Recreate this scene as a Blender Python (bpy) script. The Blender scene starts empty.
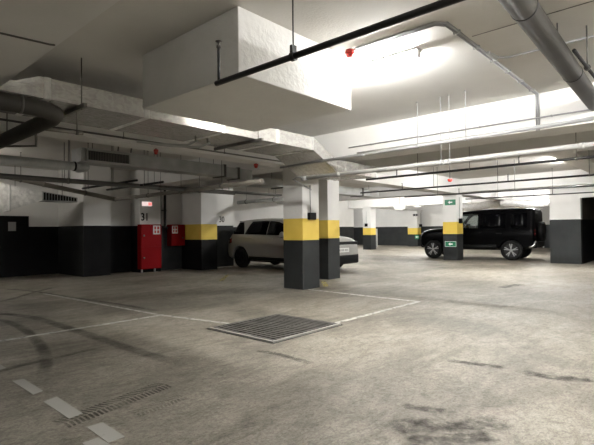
import bpy, bmesh, math, random
from mathutils import Vector, Matrix
random.seed(7)
SC = bpy.context.scene
COL = SC.collection
PI = math.pi

# ------------------------------------------------------------------ camera model (also used to take positions off the photograph)
FPX, CH = 456.0, 1.3
TH, PIT, ROLL = math.radians(42.2), math.atan(7.8 / 456), 0.0105
F = Vector((math.cos(TH) * math.cos(PIT), math.sin(TH) * math.cos(PIT), math.sin(PIT)))
R0 = Vector((math.sin(TH), -math.cos(TH), 0))
U0 = R0.cross(F)
RR = R0 * math.cos(ROLL) - U0 * math.sin(ROLL)
UU = U0 * math.cos(ROLL) + R0 * math.sin(ROLL)
def ray(x, y): return F + RR * ((x - 297) / FPX) + UU * ((222.5 - y) / FPX)
def at_z(x, y, z=0.0):
    d = ray(x, y); t = (z - CH) / d.z
    return Vector((d.x * t, d.y * t, z))
def at_x(x, y, X):
    d = ray(x, y); t = X / d.x
    return Vector((X, d.y * t, CH + d.z * t))
def at_y(x, y, Y):
    d = ray(x, y); t = Y / d.y
    return Vector((d.x * t, Y, CH + d.z * t))

cam = bpy.data.objects.new('camera', bpy.data.cameras.new('camera'))
COL.objects.link(cam)
cam.data.sensor_width = 36; cam.data.lens = FPX / 594 * 36; cam.data.clip_end = 200; cam.data.clip_start = .05
m = Matrix(((RR.x, UU.x, -F.x), (RR.y, UU.y, -F.y), (RR.z, UU.z, -F.z))).to_4x4()
m.translation = Vector((0, 0, CH))
cam.matrix_world = m
SC.camera = cam

# ------------------------------------------------------------------ materials
def mat(name, col, rough=.6, metal=0., emit=None, estr=0., coat=0., alpha=1., spec=.5):
    M = bpy.data.materials.new(name); M.use_nodes = True
    b = M.node_tree.nodes['Principled BSDF']
    b.inputs['Base Color'].default_value = (*col, 1)
    b.inputs['Roughness'].default_value = rough; b.inputs['Metallic'].default_value = metal
    b.inputs['Coat Weight'].default_value = coat; b.inputs['Alpha'].default_value = alpha
    b.inputs['Specular IOR Level'].default_value = spec
    if emit:
        b.inputs['Emission Color'].default_value = (*emit, 1); b.inputs['Emission Strength'].default_value = estr
    return M
def nodes_of(M): return M.node_tree.nodes, M.node_tree.links, M.node_tree.nodes['Principled BSDF']
def noise_mat(name, c0, c1, scale=3., rough=.7, bump=.0, bscale=30., detail=6, lo=.35, hi=.65, metal=0., spec=.3, stretch=(1, 1, 1)):
    M = mat(name, c0, rough, metal, spec=spec); n, l, b = nodes_of(M)
    g = n.new('ShaderNodeNewGeometry'); mp = n.new('ShaderNodeMapping'); mp.inputs['Scale'].default_value = stretch
    l.new(g.outputs['Position'], mp.inputs['Vector'])
    t = n.new('ShaderNodeTexNoise'); t.inputs['Scale'].default_value = scale; t.inputs['Detail'].default_value = detail
    l.new(mp.outputs['Vector'], t.inputs['Vector'])
    r = n.new('ShaderNodeValToRGB'); r.color_ramp.elements[0].position = lo; r.color_ramp.elements[1].position = hi
    r.color_ramp.elements[0].color = (*c0, 1); r.color_ramp.elements[1].color = (*c1, 1)
    l.new(t.outputs['Fac'], r.inputs['Fac']); l.new(r.outputs['Color'], b.inputs['Base Color'])
    if bump:
        t2 = n.new('ShaderNodeTexNoise'); t2.inputs['Scale'].default_value = bscale; t2.inputs['Detail'].default_value = 5
        l.new(g.outputs['Position'], t2.inputs['Vector'])
        bp = n.new('ShaderNodeBump'); bp.inputs['Strength'].default_value = bump; bp.inputs['Distance'].default_value = .03
        l.new(t2.outputs['Fac'], bp.inputs['Height']); l.new(bp.outputs['Normal'], b.inputs['Normal'])
    return M

def floor_mat():
    M = mat('dusty_concrete', (.4, .37, .31), .62, spec=.35); n, l, b = nodes_of(M)
    g = n.new('ShaderNodeNewGeometry')
    def noise(scale, detail, rot=0, stretch=(1, 1, 1), dist=0., rough=.55):
        mp = n.new('ShaderNodeMapping'); mp.inputs['Rotation'].default_value = (0, 0, rot); mp.inputs['Scale'].default_value = stretch
        l.new(g.outputs['Position'], mp.inputs['Vector'])
        t = n.new('ShaderNodeTexNoise'); t.inputs['Scale'].default_value = scale; t.inputs['Detail'].default_value = detail
        t.inputs['Distortion'].default_value = dist; t.inputs['Roughness'].default_value = rough
        l.new(mp.outputs['Vector'], t.inputs['Vector']); return t.outputs['Fac']
    def ramp(f, p0, c0, p1, c1):
        r = n.new('ShaderNodeValToRGB'); e = r.color_ramp.elements
        e[0].position = p0; e[0].color = (*c0, 1); e[1].position = p1; e[1].color = (*c1, 1)
        l.new(f, r.inputs['Fac']); return r.outputs['Color']
    def mul(a, c, f=1.):
        x = n.new('ShaderNodeMix'); x.data_type = 'RGBA'; x.blend_type = 'MULTIPLY'; x.inputs[0].default_value = f
        l.new(a, x.inputs[6]); l.new(c, x.inputs[7]); return x.outputs[2]
    base = ramp(noise(.5, 9, dist=.8, rough=.6), .34, (.205, .186, .152), .64, (.375, .343, .287))
    base = mul(base, ramp(noise(1.5, 12, .5, (.6, 1.3, 1), 1.6, .72), .38, (.66, .645, .62), .55, (1, 1, 1)), .75)
    base = mul(base, ramp(noise(2.3, 12, -.78, (.5, 2.0, 1), 1.4, .7), .36, (.68, .66, .63), .5, (1, 1, 1)), .7)
    base = mul(base, ramp(noise(6, 14, .2, (1, 1.3, 1), 1.2, .8), .36, (.55, .545, .53), .52, (1, 1, 1)), .8)
    base = mul(base, ramp(noise(17, 10, .9, (1, 1.8, 1), 1.5, .8), .40, (.48, .47, .455), .53, (1, 1, 1)), .75)
    base = mul(base, ramp(noise(50, 8, rough=.8), .38, (.52, .515, .505), .54, (1, 1, 1)), .7)
    base = mul(base, ramp(noise(13, 8, 0, (1, 1, 1), .5, .65), .28, (.38, .37, .355), .335, (1, 1, 1)), .7)
    l.new(base, b.inputs['Base Color'])
    bp = n.new('ShaderNodeBump'); bp.inputs['Strength'].default_value = .3; bp.inputs['Distance'].default_value = .02
    l.new(noise(22, 8), bp.inputs['Height']); l.new(bp.outputs['Normal'], b.inputs['Normal'])
    return M
def worn_mat(name, col, scale, lo, hi, amount=1., rough=.7, soft=False):
    """a thin worn layer: paint or rubber with gaps eaten into it"""
    M = mat(name, col, rough, spec=.2); n, l, b = nodes_of(M)
    g = n.new('ShaderNodeNewGeometry'); t = n.new('ShaderNodeTexNoise')
    t.inputs['Scale'].default_value = scale; t.inputs['Detail'].default_value = 8; t.inputs['Roughness'].default_value = .65
    l.new(g.outputs['Position'], t.inputs['Vector'])
    r = n.new('ShaderNodeMapRange'); r.inputs['From Min'].default_value = lo; r.inputs['From Max'].default_value = hi
    r.inputs['To Max'].default_value = amount
    l.new(t.outputs['Fac'], r.inputs['Value']); out = r.outputs['Result']
    if soft:                                                             # the mark thins out towards its rims (uv: across, along)
        uv = n.new('ShaderNodeUVMap'); sp = n.new('ShaderNodeSeparateXYZ'); l.new(uv.outputs[0], sp.inputs[0])
        for k in (0, 1):
            a = n.new('ShaderNodeMath'); a.operation = 'PINGPONG'; a.inputs[1].default_value = .5; l.new(sp.outputs[k], a.inputs[0])
            g2 = n.new('ShaderNodeMapRange'); g2.interpolation_type = 'SMOOTHSTEP'; g2.inputs['From Max'].default_value = .34 if k == 0 else .2; l.new(a.outputs[0], g2.inputs['Value'])
            mm = n.new('ShaderNodeMath'); mm.operation = 'MULTIPLY'; l.new(out, mm.inputs[0]); l.new(g2.outputs['Result'], mm.inputs[1]); out = mm.outputs[0]
    l.new(out, b.inputs['Alpha'])
    return M
def foil_mat():
    M = mat('aluminium_foil', (.74, .73, .71), .26, .55); n, l, b = nodes_of(M)
    g = n.new('ShaderNodeNewGeometry')
    def noise(scale, st, detail, dist):
        mp = n.new('ShaderNodeMapping'); mp.inputs['Scale'].default_value = st; l.new(g.outputs['Position'], mp.inputs['Vector'])
        t = n.new('ShaderNodeTexNoise'); t.inputs['Scale'].default_value = scale; t.inputs['Detail'].default_value = detail; t.inputs['Distortion'].default_value = dist
        l.new(mp.outputs['Vector'], t.inputs['Vector']); return t.outputs['Fac']
    big, fine = noise(2.2, (1, 4, 4), 6, 1.5), noise(15, (.6, 1, 1), 6, 1.5)
    b1 = n.new('ShaderNodeBump'); b1.inputs['Strength'].default_value = 1.; b1.inputs['Distance'].default_value = .016; l.new(big, b1.inputs['Height'])
    b2 = n.new('ShaderNodeBump'); b2.inputs['Strength'].default_value = .8; b2.inputs['Distance'].default_value = .004; l.new(fine, b2.inputs['Height'])
    l.new(b1.outputs['Normal'], b2.inputs['Normal']); l.new(b2.outputs['Normal'], b.inputs['Normal'])
    r = n.new('ShaderNodeValToRGB'); r.color_ramp.elements[0].position = .36; r.color_ramp.elements[1].position = .60
    r.color_ramp.elements[0].color = (.66, .65, .63, 1); r.color_ramp.elements[1].color = (.88, .87, .85, 1)  # colour mottling stands in for the uneven reflections of crinkled foil
    l.new(fine, r.inputs['Fac']); l.new(r.outputs['Color'], b.inputs['Base Color'])
    return M

MT = dict(
    floor=floor_mat(),
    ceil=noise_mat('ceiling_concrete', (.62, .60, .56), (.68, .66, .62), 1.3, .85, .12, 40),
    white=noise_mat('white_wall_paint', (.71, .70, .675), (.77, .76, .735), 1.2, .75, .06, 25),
    plaster=noise_mat('rough_white_plaster', (.69, .68, .65), (.74, .73, .70), 2., .8, .25, 18),
    dark=noise_mat('dark_grey_wall_paint', (.026, .0275, .028), (.033, .035, .0355), 2.5, .6, .05, 25, spec=.12),
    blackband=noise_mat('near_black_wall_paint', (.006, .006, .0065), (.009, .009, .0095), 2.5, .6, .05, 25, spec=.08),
    passageshade=noise_mat('brown_passage_shade', (.10, .085, .065), (.13, .11, .085), 2.5, .7),  # shade of the unlit passage put into the colour
    yellow=noise_mat('yellow_band_paint', (.72, .52, .085), (.78, .57, .11), 2., .6),
    black=mat('black_paint', (.006, .006, .0065), .5, spec=.08),
    blackpipe=mat('black_steel_pipe', (.012, .012, .013), .5),
    conduit=mat('grey_plastic_conduit', (.32, .32, .32), .5),
    whitepipe=mat('white_plastic_pipe', (.40, .395, .38), .45),
    brownpipe=mat('grey_brown_pipe', (.22, .20, .17), .6),
    galv=noise_mat('galvanised_steel', (.50, .50, .49), (.62, .62, .60), 6, .42, .0, 20, metal=.7, spec=.5),
    galvdull=noise_mat('dull_galvanised_sheet', (.40, .41, .40), (.50, .51, .50), 4, .45, .0, 20, metal=.15),
    rounds=noise_mat('round_duct_sheet', (.045, .041, .035), (.06, .055, .047), 3, .5, .0, 20, metal=0, spec=.2),
    steel=mat('dark_steel', (.14, .135, .125), .5, .6),
    foil=foil_mat(),
    tape=noise_mat('bright_foil_tape', (.62, .62, .61), (.84, .84, .82), 9, .35, .5, 14, metal=.15),
    tube=mat('lit_tube', (1, 1, 1), .4, emit=(1, .99, .968), estr=105),
    tubedim=mat('lit_dim_tube', (1, 1, 1), .4, emit=(1, .95, .88), estr=25),  # single tube with lowered emission
    tubemax=mat('lit_boosted_tube', (1, 1, 1), .4, emit=(1, .99, .968), estr=300),  # single tube, emission raised to brighten the columns and beam
    tubebright=mat('lit_bright_tube', (1, 1, 1), .4, emit=(1, .99, .968), estr=170),  # single tube with raised emission
    housing=mat('lamp_housing', (.78, .78, .76), .5),
    red=mat('red_enamel', (.24, .004, .006), .5, spec=.06),
    redplastic=mat('red_plastic', (.48, .03, .02), .35),
    paper=mat('white_sticker', (.75, .74, .72), .6),
    green=mat('green_sign', (.0, .16, .07), .4),
    signwhite=mat('sign_white', (.8, .82, .8), .5),
    exitlit=mat('lit_sign_face', (.9, .8, .78), .5, emit=(1, .78, .75), estr=.13),
    redlit=mat('lit_red_lettering', (.6, .05, .05), .5, emit=(1, .25, .22), estr=.15),
    grey=mat('grey_plastic', (.30, .30, .29), .5),
    line=worn_mat('worn_white_line_paint', (.60, .585, .54), 12, .28, .52, .85),
    dash=worn_mat('thick_white_line_paint', (.56, .545, .50), 14, .0, .4, .55),
    yline=worn_mat('worn_yellow_line_paint', (.60, .50, .16), 9, .35, .6, .6),
    rubber=worn_mat('tyre_rubber_streak', (.07, .062, .052), 2.2, .28, .75, .36, soft=True),
    tread=worn_mat('tread_print_dirt', (.09, .08, .068), 5, .26, .66, .36),
    treadfaint=worn_mat('faint_tread_print_dirt', (.09, .08, .068), 5, .34, .7, .2),
    stain=worn_mat('dark_floor_scuff', (.06, .055, .047), 9, .36, .68, .42, soft=True),
    grate=noise_mat('worn_grating_steel', (.085, .081, .074), (.15, .145, .134), 5, .5, metal=.1),
    grateedge=mat('bare_angle_steel', (.58, .56, .52), .4, .5),
    silver=mat('silver_beige_car_paint', (.32, .312, .293), .35, .2, coat=.3),
    carblack=mat('black_car_paint', (.0015, .0015, .0018), .3, spec=.03),
    glass=mat('dark_tinted_glass', (.0015, .0015, .002), .12, spec=.04),
    plastic=mat('black_trim_plastic', (.007, .007, .007), .55, spec=.1),
    tyre=mat('tyre_rubber', (.009, .009, .009), .75, spec=.1),
    rimdark=mat('dark_rim', (.02, .02, .021), .35, .6),
    rimlight=mat('machined_rim', (.40, .40, .40), .3, .85),
    redlamp=mat('red_tail_lamp', (.10, .004, .004), .15, coat=.8),
    headlamp=mat('clear_head_lamp', (.30, .31, .32), .08, .5, coat=1.),
    chrome=mat('bright_metal', (.6, .6, .6), .2, 1.),
    seat=mat('grey_leather', (.16, .155, .15), .6),
    gapshade=mat('painted_gap_shade', (.006, .006, .006), .9),  # near-black colour standing in for shade inside the grate and grilles
)
def clear_glass():
    M = bpy.data.materials.new('clear_car_glass'); M.use_nodes = True
    n, l = M.node_tree.nodes, M.node_tree.links; n.clear()
    o = n.new('ShaderNodeOutputMaterial'); mx = n.new('ShaderNodeMixShader'); t = n.new('ShaderNodeBsdfTransparent'); g = n.new('ShaderNodeBsdfGlossy')
    t.inputs['Color'].default_value = (.80, .83, .82, 1); g.inputs['Roughness'].default_value = .03; mx.inputs['Fac'].default_value = .07
    l.new(t.outputs[0], mx.inputs[1]); l.new(g.outputs[0], mx.inputs[2]); l.new(mx.outputs[0], o.inputs['Surface'])
    return M
MT['clear'] = clear_glass()

# ------------------------------------------------------------------ mesh helpers
class MB:
    def __init__(s): s.bm = bmesh.new(); s.mi = 0; s.smooth = False
    def mat(s, i): s.mi = i; return s
    def _done(s, fs, smooth=False):
        for f in fs: f.material_index = s.mi; f.smooth = smooth
    def box(s, lo, hi, rot=None):
        x0, y0, z0 = lo; x1, y1, z1 = hi
        v = [s.bm.verts.new(p) for p in ((x0,y0,z0),(x1,y0,z0),(x1,y1,z0),(x0,y1,z0),(x0,y0,z1),(x1,y0,z1),(x1,y1,z1),(x0,y1,z1))]
        s._done([s.bm.faces.new([v[i] for i in q]) for q in ((0,3,2,1),(4,5,6,7),(0,1,5,4),(1,2,6,5),(2,3,7,6),(3,0,4,7))])
        if rot:
            c, M = rot
            for q in v: q.co = Vector(c) + M @ (q.co - Vector(c))
        return s
    def hexa(s, pts):                                                    # 8 corners, bottom ring then top ring
        v = [s.bm.verts.new(p) for p in pts]
        s._done([s.bm.faces.new([v[i] for i in q]) for q in ((0,3,2,1),(4,5,6,7),(0,1,5,4),(1,2,6,5),(2,3,7,6),(3,0,4,7))]); return s
    def tube(s, pts, r, seg=10, caps=True):
        pts = [Vector(p) for p in pts]; rings = []
        n0 = None
        for i, p in enumerate(pts):
            if i == 0: t = pts[1] - p
            elif i == len(pts) - 1: t = p - pts[i - 1]
            else: t = (pts[i + 1] - p).normalized() + (p - pts[i - 1]).normalized()
            t.normalize()
            if n0 is None: n0 = t.orthogonal().normalized()
            n0 = (n0 - t * n0.dot(t)).normalized(); b = t.cross(n0)
            k = 1.0
            if 0 < i < len(pts) - 1:
                c = max(.4, t.dot((p - pts[i - 1]).normalized())); k = 1 / c
            rr = r[i] if isinstance(r, (list, tuple)) else r
            rings.append([s.bm.verts.new(p + (n0 * math.cos(a) + b * math.sin(a)) * rr) for a in (2 * PI * j / seg for j in range(seg))])
        fs = []
        for a, b in zip(rings, rings[1:]):
            for j in range(seg): fs.append(s.bm.faces.new((a[j], a[(j + 1) % seg], b[(j + 1) % seg], b[j])))
        s._done(fs, True)
        if caps: s._done([s.bm.faces.new(list(reversed(rings[0]))), s.bm.faces.new(rings[-1])])
        return s
    def lathe(s, c, axis, prof, seg=24, smooth=True, caps=True):                    # prof: (distance along axis, radius)
        ax = Vector(axis).normalized(); n = ax.orthogonal().normalized(); b = ax.cross(n); c = Vector(c); rings = []
        for d, r in prof:
            rings.append([s.bm.verts.new(c + ax * d + (n * math.cos(a) + b * math.sin(a)) * max(r, .0005)) for a in (2 * PI * j / seg for j in range(seg))])
        fs = []
        for p, q in zip(rings, rings[1:]):
            for j in range(seg): fs.append(s.bm.faces.new((p[j], p[(j + 1) % seg], q[(j + 1) % seg], q[j])))
        s._done(fs, smooth)
        if caps: s._done([s.bm.faces.new(list(reversed(rings[0]))), s.bm.faces.new(rings[-1])])
        return s
    def prism(s, poly, d):                                               # poly: 3-D points, d: offset vector
        a = [s.bm.verts.new(p) for p in poly]; b = [s.bm.verts.new(Vector(p) + Vector(d)) for p in poly]; n = len(a)
        fs = [s.bm.faces.new(a), s.bm.faces.new(list(reversed(b)))]
        fs += [s.bm.faces.new((a[(i + 1) % n], a[i], b[i], b[(i + 1) % n])) for i in range(n)]
        s._done(fs); return s
    def build(s, name, mats, parent=None, local=False, bevel=0, normals=True):
        if normals: bmesh.ops.recalc_face_normals(s.bm, faces=s.bm.faces[:])
        if parent is not None and not local:
            off = Vector(parent.location)
            if parent.parent: off = off + Vector(parent.parent.location)
            bmesh.ops.translate(s.bm, verts=s.bm.verts[:], vec=-off)
        me = bpy.data.meshes.new(name); s.bm.to_mesh(me); s.bm.free()
        for x in (mats if isinstance(mats, (list, tuple)) else [mats]): me.materials.append(MT[x] if isinstance(x, str) else x)
        o = bpy.data.objects.new(name, me); COL.objects.link(o)
        if parent: o.parent = parent
        if bevel:
            bv = o.modifiers.new('bevel', 'BEVEL'); bv.width = bevel; bv.segments = 2; bv.limit_method = 'ANGLE'
        return o
def tag(o, label, cat, group=None):
    o['label'] = label; o['category'] = cat
    if group: o['group'] = group
    return o
def thing(name, label, cat, loc=(0, 0, 0), rz=0, group=None):
    o = bpy.data.objects.new(name, None); COL.objects.link(o); o.location = loc; o.rotation_euler = (0, 0, rz); o.empty_display_size = .1
    return tag(o, label, cat, group)
def struct(o, label=None):
    o['kind'] = 'structure'
    if label: o['label'] = label
    return o
def text_mesh(txt, size, depth=.002, bold=0.):
    c = bpy.data.curves.new('t', 'FONT'); c.body = txt; c.size = size; c.extrude = depth; c.align_x = 'CENTER'; c.align_y = 'CENTER'; c.offset = bold
    o = bpy.data.objects.new('t', c); COL.objects.link(o); bpy.context.view_layer.update()
    me = bpy.data.meshes.new_from_object(o.evaluated_get(bpy.context.evaluated_depsgraph_get()))
    bpy.data.objects.remove(o); bpy.data.curves.remove(c); return me
def text_on(name, txt, size, centre, xdir, mt, parent=None, bold=0., sx=1.):
    """letters standing upright on a wall, reading along xdir"""
    me = text_mesh(txt, size, .002, bold); xd = Vector(xdir).normalized(); zd = Vector((0, 0, 1)); nd = xd.cross(zd)
    M = Matrix((xd * sx, zd, nd)).transposed().to_4x4(); M.translation = Vector(centre) - (Vector(parent.location) if parent else Vector((0, 0, 0)))
    me.transform(M); me.materials.clear(); me.materials.append(MT[mt])
    o = bpy.data.objects.new(name, me); COL.objects.link(o)
    if parent: o.parent = parent
    return o

# ------------------------------------------------------------------ room shell
HC = 3.3
X0, X1, Y0, Y1 = -8, 32.5, -10, 26
struct(MB().box((X0 - .3, Y0 - .3, -.2), (X1 + .3, Y1 + .3, 0)).build('floor', 'floor'))
ce = MB().box((X0 - .3, Y0 - .3, HC), (X1 + .3, Y1 + .3, HC + .2))
struct(ce.build('ceiling', 'ceil'))
SOFFIT = []
def banded(name, x0, y0, x1, y1, band=1.5, top=HC, bottom=0., paint='dark'):
    b = MB()
    if bottom < band: b.mat(1).box((x0, y0, bottom), (x1, y1, band))
    b.mat(0).box((x0, y0, max(band, bottom)), (x1, y1, top))
    return struct(b.build(name, ['white', paint]))
banded('wall_front', X0 - .3, Y0 - .3, X0, Y1 + .3)
banded('wall_far', X1, Y0 - .3, X1 + .3, Y1 + .3)
banded('wall_right', X0, Y0 - .3, X1, Y0)
banded('wall_left', X0, Y1, X1, Y1 + .3)
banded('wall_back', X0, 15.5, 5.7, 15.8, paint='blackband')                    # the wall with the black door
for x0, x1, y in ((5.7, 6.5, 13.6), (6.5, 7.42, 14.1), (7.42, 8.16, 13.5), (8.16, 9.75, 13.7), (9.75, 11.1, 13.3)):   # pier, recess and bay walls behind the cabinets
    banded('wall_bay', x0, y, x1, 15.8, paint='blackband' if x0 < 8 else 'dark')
banded('wall_pier', 5.69, 13.6, 5.7, 15.5)
banded('wall_side', 11.1, 18.0, 25.6, 18.3)
banded('wall_end', 10.8, 15.8, 11.1, 18.3)
# wall with the passage opening at the right, behind the black car
b = MB()
for y0, y1 in ((3.4, 4.39), (Y0, 2.35)):
    b.mat(1).box((18.7, y0, 0), (19.0, y1, 1.59)); b.mat(0).box((18.7, y0, 1.59), (19.0, y1, 2.78))
b.mat(0).box((18.7, 2.35, 2.36), (19.0, 3.4, 2.78))
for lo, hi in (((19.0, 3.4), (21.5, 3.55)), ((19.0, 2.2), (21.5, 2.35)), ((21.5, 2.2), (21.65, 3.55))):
    b.mat(3).box((*lo, 0), (*hi, 1.59)); b.mat(2).box((*lo, 1.59), (*hi, 2.6))  # brown and near-black colours carry the shade inside the passage
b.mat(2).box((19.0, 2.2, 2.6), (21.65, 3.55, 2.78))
struct(b.build('wall_passage', ['white', 'dark', 'passageshade', 'blackband']), 'wall with a dark passage opening at the right')
def beam(x0, y0, x1, y1, z):
    SOFFIT.append((x0, y0, x1, y1, z))
    return struct(MB().box((x0, y0, z), (x1, y1, HC)).build('ceiling_beam', 'white'))
beam(.25, Y0, 1.36, 15.5, 2.75)
beam(7.42, Y0, 8.02, 13.5, 2.75)
beam(9.4, Y0, 10.05, 13.3, 2.75)
beam(1.36, 6.72, 7.42, 7.15, 2.7)
beam(10.05, 7.5, 18.2, 8.1, 2.72)
beam(18.2, Y0, 18.85, 18.0, 2.78)
beam(18.85, 7.6, 25.0, 8.2, 2.72)
beam(25.0, Y0, 25.6, 18.3, 2.72)
beam(25.6, 16.3, 32.5, 16.9, 2.72)
beam(10.05, 2.2, 18.2, 2.7, 2.95)
def soffit(x, y):
    z = HC
    for x0, y0, x1, y1, zz in SOFFIT:
        if x0 <= x <= x1 and y0 <= y <= y1: z = min(z, zz)
    return z

# box-shaped drop under the ceiling
tag(MB().box((2.635, 3.07, 2.69), (4.345, 4.725, HC)).build('ceiling_bulkhead', 'plaster', bevel=.008), 'big white plastered box hanging down from the ceiling in the foreground', 'bulkhead')

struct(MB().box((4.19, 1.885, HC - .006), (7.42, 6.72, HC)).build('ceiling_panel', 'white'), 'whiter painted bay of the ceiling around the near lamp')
# ------------------------------------------------------------------ columns
def column(x0, y0, x1, y1, label, d=1.08, t=1.56, top=2.75, paint='dark'):
    b = MB()
    b.mat(1).box((x0, y0, 0), (x1, y1, d)); b.mat(2).box((x0, y0, d), (x1, y1, t)); b.mat(0).box((x0, y0, t), (x1, y1, top))
    return tag(b.build('concrete_column', ['white', paint, 'yellow'], bevel=0), label, 'column', 'banded concrete columns')
column(7.46, 6.6, 8.02, 7.18, 'nearest white column with yellow and dark grey bands, black box on its right face')
column(9.4, 7.43, 9.9, 8.05, 'white column with yellow band close behind the nearest column, before the silver car')
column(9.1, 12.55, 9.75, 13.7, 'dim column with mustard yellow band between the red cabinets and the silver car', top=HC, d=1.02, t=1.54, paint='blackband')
column(18.25, 7.7, 18.85, 8.3, 'column with two green arrow signs standing in front of the black car', t=1.58, top=2.78)
column(25.0, 16.25, 25.6, 16.85, 'distant column with yellow band right of the silver car, dark box on its side', d=.95, t=1.4)
q0, q1 = at_x(501, 207, 25.0), at_x(515, 207, 25.0)
column(25.0, q1.y, 25.6, q0.y, 'white column seen above the roof of the black car', top=2.72)
column(31.6, 16.4, 32.2, 17.2, 'farthest column with yellow band and small green sign, left of the black car', d=.9, t=1.38)

# ------------------------------------------------------------------ lamps
def lamp(x, y, axis, label, length=1.24, z=HC, mt='tube'):
    d = Vector((1, 0, 0)) if axis == 'x' else Vector((0, 1, 0)); q = Vector((0, 1, 0)) if axis == 'x' else Vector((1, 0, 0))
    t = thing('fluorescent_lamp', label, 'ceiling lamp', (x, y, z), 0, 'fluorescent ceiling lamps')
    c = Vector((x, y, z)); h = d * (length / 2)
    a, e = c - h - q * .06 - Vector((0, 0, .035)), c + h + q * .06
    MB().box(tuple(min(i, j) for i, j in zip(a, e)), tuple(max(i, j) for i, j in zip(a, e))).build('housing', 'housing', t)
    b = MB()
    b.tube([c - h * .96 - Vector((0, 0, .085)), c + h * .96 - Vector((0, 0, .085))], .02, 10)
    b.build('tube', mt, t)
    for s in (-1, 1):
        b = MB(); p = c + h * (.98 * s); lo = p - d * .012 - q * .03 - Vector((0, 0, .11)); hi = p + d * .012 + q * .03 - Vector((0, 0, .03))
        b.box(tuple(min(i, j) for i, j in zip(lo, hi)), tuple(max(i, j) for i, j in zip(lo, hi))); b.build('end_cap', 'housing', t)
    return t
lamp(4.62, 2.96, 'y', 'lit fluorescent lamp on the ceiling just right of the big white box')
lamp(4.62, 4.3, 'y', 'added unseen fill lamp on the ceiling behind the big white box', mt='tubedim')  # added lamp, out of view, to spread light through this bay
lamp(4.62, -1.5, 'y', 'lit fluorescent lamp on the ceiling at the right of the aisle', mt='tubemax')
lamp(4.62, -5.6, 'y', 'lit fluorescent lamp on the ceiling far right of the aisle', mt='tubebright')
lamp(-2.4, -4.0, 'y', 'added unseen fill lamp on the ceiling behind the viewpoint', mt='tubedim')  # added fill light, keeps the near side of the bulkhead from going dark
lamp(15.1, 2.95, 'x', 'lit fluorescent lamp over the aisle at the right edge before the passage wall', mt='tubebright')
lamp(12.5, 4.6, 'y', 'lit fluorescent lamp over the aisle in front of the black car', mt='tubebright')
lamp(13.2, 10.2, 'y', 'lit fluorescent lamp behind the nearest columns')
lamp(22.4, 5.6, 'y', 'lit fluorescent lamp above and behind the black car', mt='tubebright')
lamp(22.0, 11.6, 'y', 'lit fluorescent lamp in the aisle left of the black car', mt='tubebright')
lamp(22.0, 15.2, 'y', 'lit fluorescent lamp near the distant column')
lamp(26.7, 13.2, 'y', 'lit fluorescent lamp before the far wall, right one', mt='tubebright')
lamp(27.4, 19.6, 'y', 'lit fluorescent lamp before the far wall, left one', mt='tubebright')
lamp(2.6, 12.65, 'y', 'lit fluorescent lamp at the left by the black door', mt='tubedim')

# ------------------------------------------------------------------ pipes
def along(p0, p1, t): return Vector(p0).lerp(Vector(p1), t)
def hanger(parent, p, r, mt='steel', top=None):
    z = soffit(p.x, p.y) if top is None else top
    b = MB(); b.tube([p + Vector((0, 0, r)), Vector((p.x, p.y, z))], .006, 6)
    b.tube([p + Vector((0, 0, z - p.z - .012)), Vector((p.x, p.y, z))], .018, 8)
    h = b.build('hanger_rod', mt, parent)
    return h
def clamp(parent, p, d, r, mt='steel'):
    b = MB(); d = Vector(d).normalized(); b.tube([p - d * .016, p + d * .016], r * 1.22, 12); return b.build('pipe_clamp', mt, parent)
def pipe(name, label, cat, mt, p0, p1, r, hang=(), joints=(), group=None, hmat='steel', top=None, extra=()):
    p0, p1 = Vector(p0), Vector(p1)
    t = thing(name, label, cat, p0, 0, group)
    MB().tube([p0, p1] if not extra else [p0, p1, *extra], r, 14).build('pipe', mt, t)
    for h in hang:
        p = along(p0, p1, h); hanger(t, p, r, hmat, top); clamp(t, p, p1 - p0, r, hmat)
    for j in joints:
        p = along(p0, p1, j); d = (p1 - p0).normalized(); MB().tube([p - d * .03, p + d * .03], r * 1.12, 14).build('coupling', mt, t)
    return t
def sprinkler(parent, p, up=True, mt='blackpipe', length=.2):
    s = 1 if up else -1; p = Vector(p)
    b = MB(); b.tube([p, p + Vector((0, 0, s * length))], .011, 8)
    o = b.build('riser', mt, parent)
    b = MB(); q = p + Vector((0, 0, s * length))
    b.lathe(q, (0, 0, s), [(0, .017), (.02, .017), (.024, .008), (.045, .008), (.05, .026), (.054, .026), (.055, .004)], 12)
    b.build('sprinkler_head', 'steel', parent)

# near black sprinkler pipe
t = pipe('sprinkler_pipe', 'thick black sprinkler pipe crossing in front of the big white box', 'pipe', 'blackpipe', (2.30, 2.955, 2.5), (2.36, -4.0, 2.5), .022)
p = Vector((2.307, 2.11, 2.5)); hanger(t, p, .02, 'blackpipe', HC)
b = MB(); b.box((p.x - .022, p.y - .012, p.z + .01), (p.x + .022, p.y + .012, p.z + .075)); b.tube([p - Vector((0, .016, 0)), p + Vector((0, .016, 0))], .032, 14); b.build('clevis_hanger', 'blackpipe', t)
sprinkler(t, (2.302, 2.925, 2.5), True, 'blackpipe', .285)
p = Vector((2.35, -1.5, 2.5)); hanger(t, p, .02, 'blackpipe', HC)

# round spiral duct at upper right
t = thing('round_duct', 'thick grey round ventilation duct under the ceiling at upper right', 'duct', (0, .92, 3.0))
def rdy(x): return 1.03 + (x - 3.6) * .031
MB().tube([(-4, rdy(-4), 3.0), (7.42, rdy(7.42), 3.0)], .098, 28).build('pipe', 'rounds', t)
for x in (-1.5, .6, 3.78, 5.75):
    MB().tube([(x - .012, rdy(x - .012), 3.0), (x + .012, rdy(x + .012), 3.0)], .1015, 28).build('joint_ring', 'blackpipe', t)
for x in (2.2, 5.0):
    b = MB(); b.tube([(x, rdy(x), 3.09), (x, rdy(x), HC)], .006, 6); b.build('hanger_rod', 'steel', t)
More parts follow.
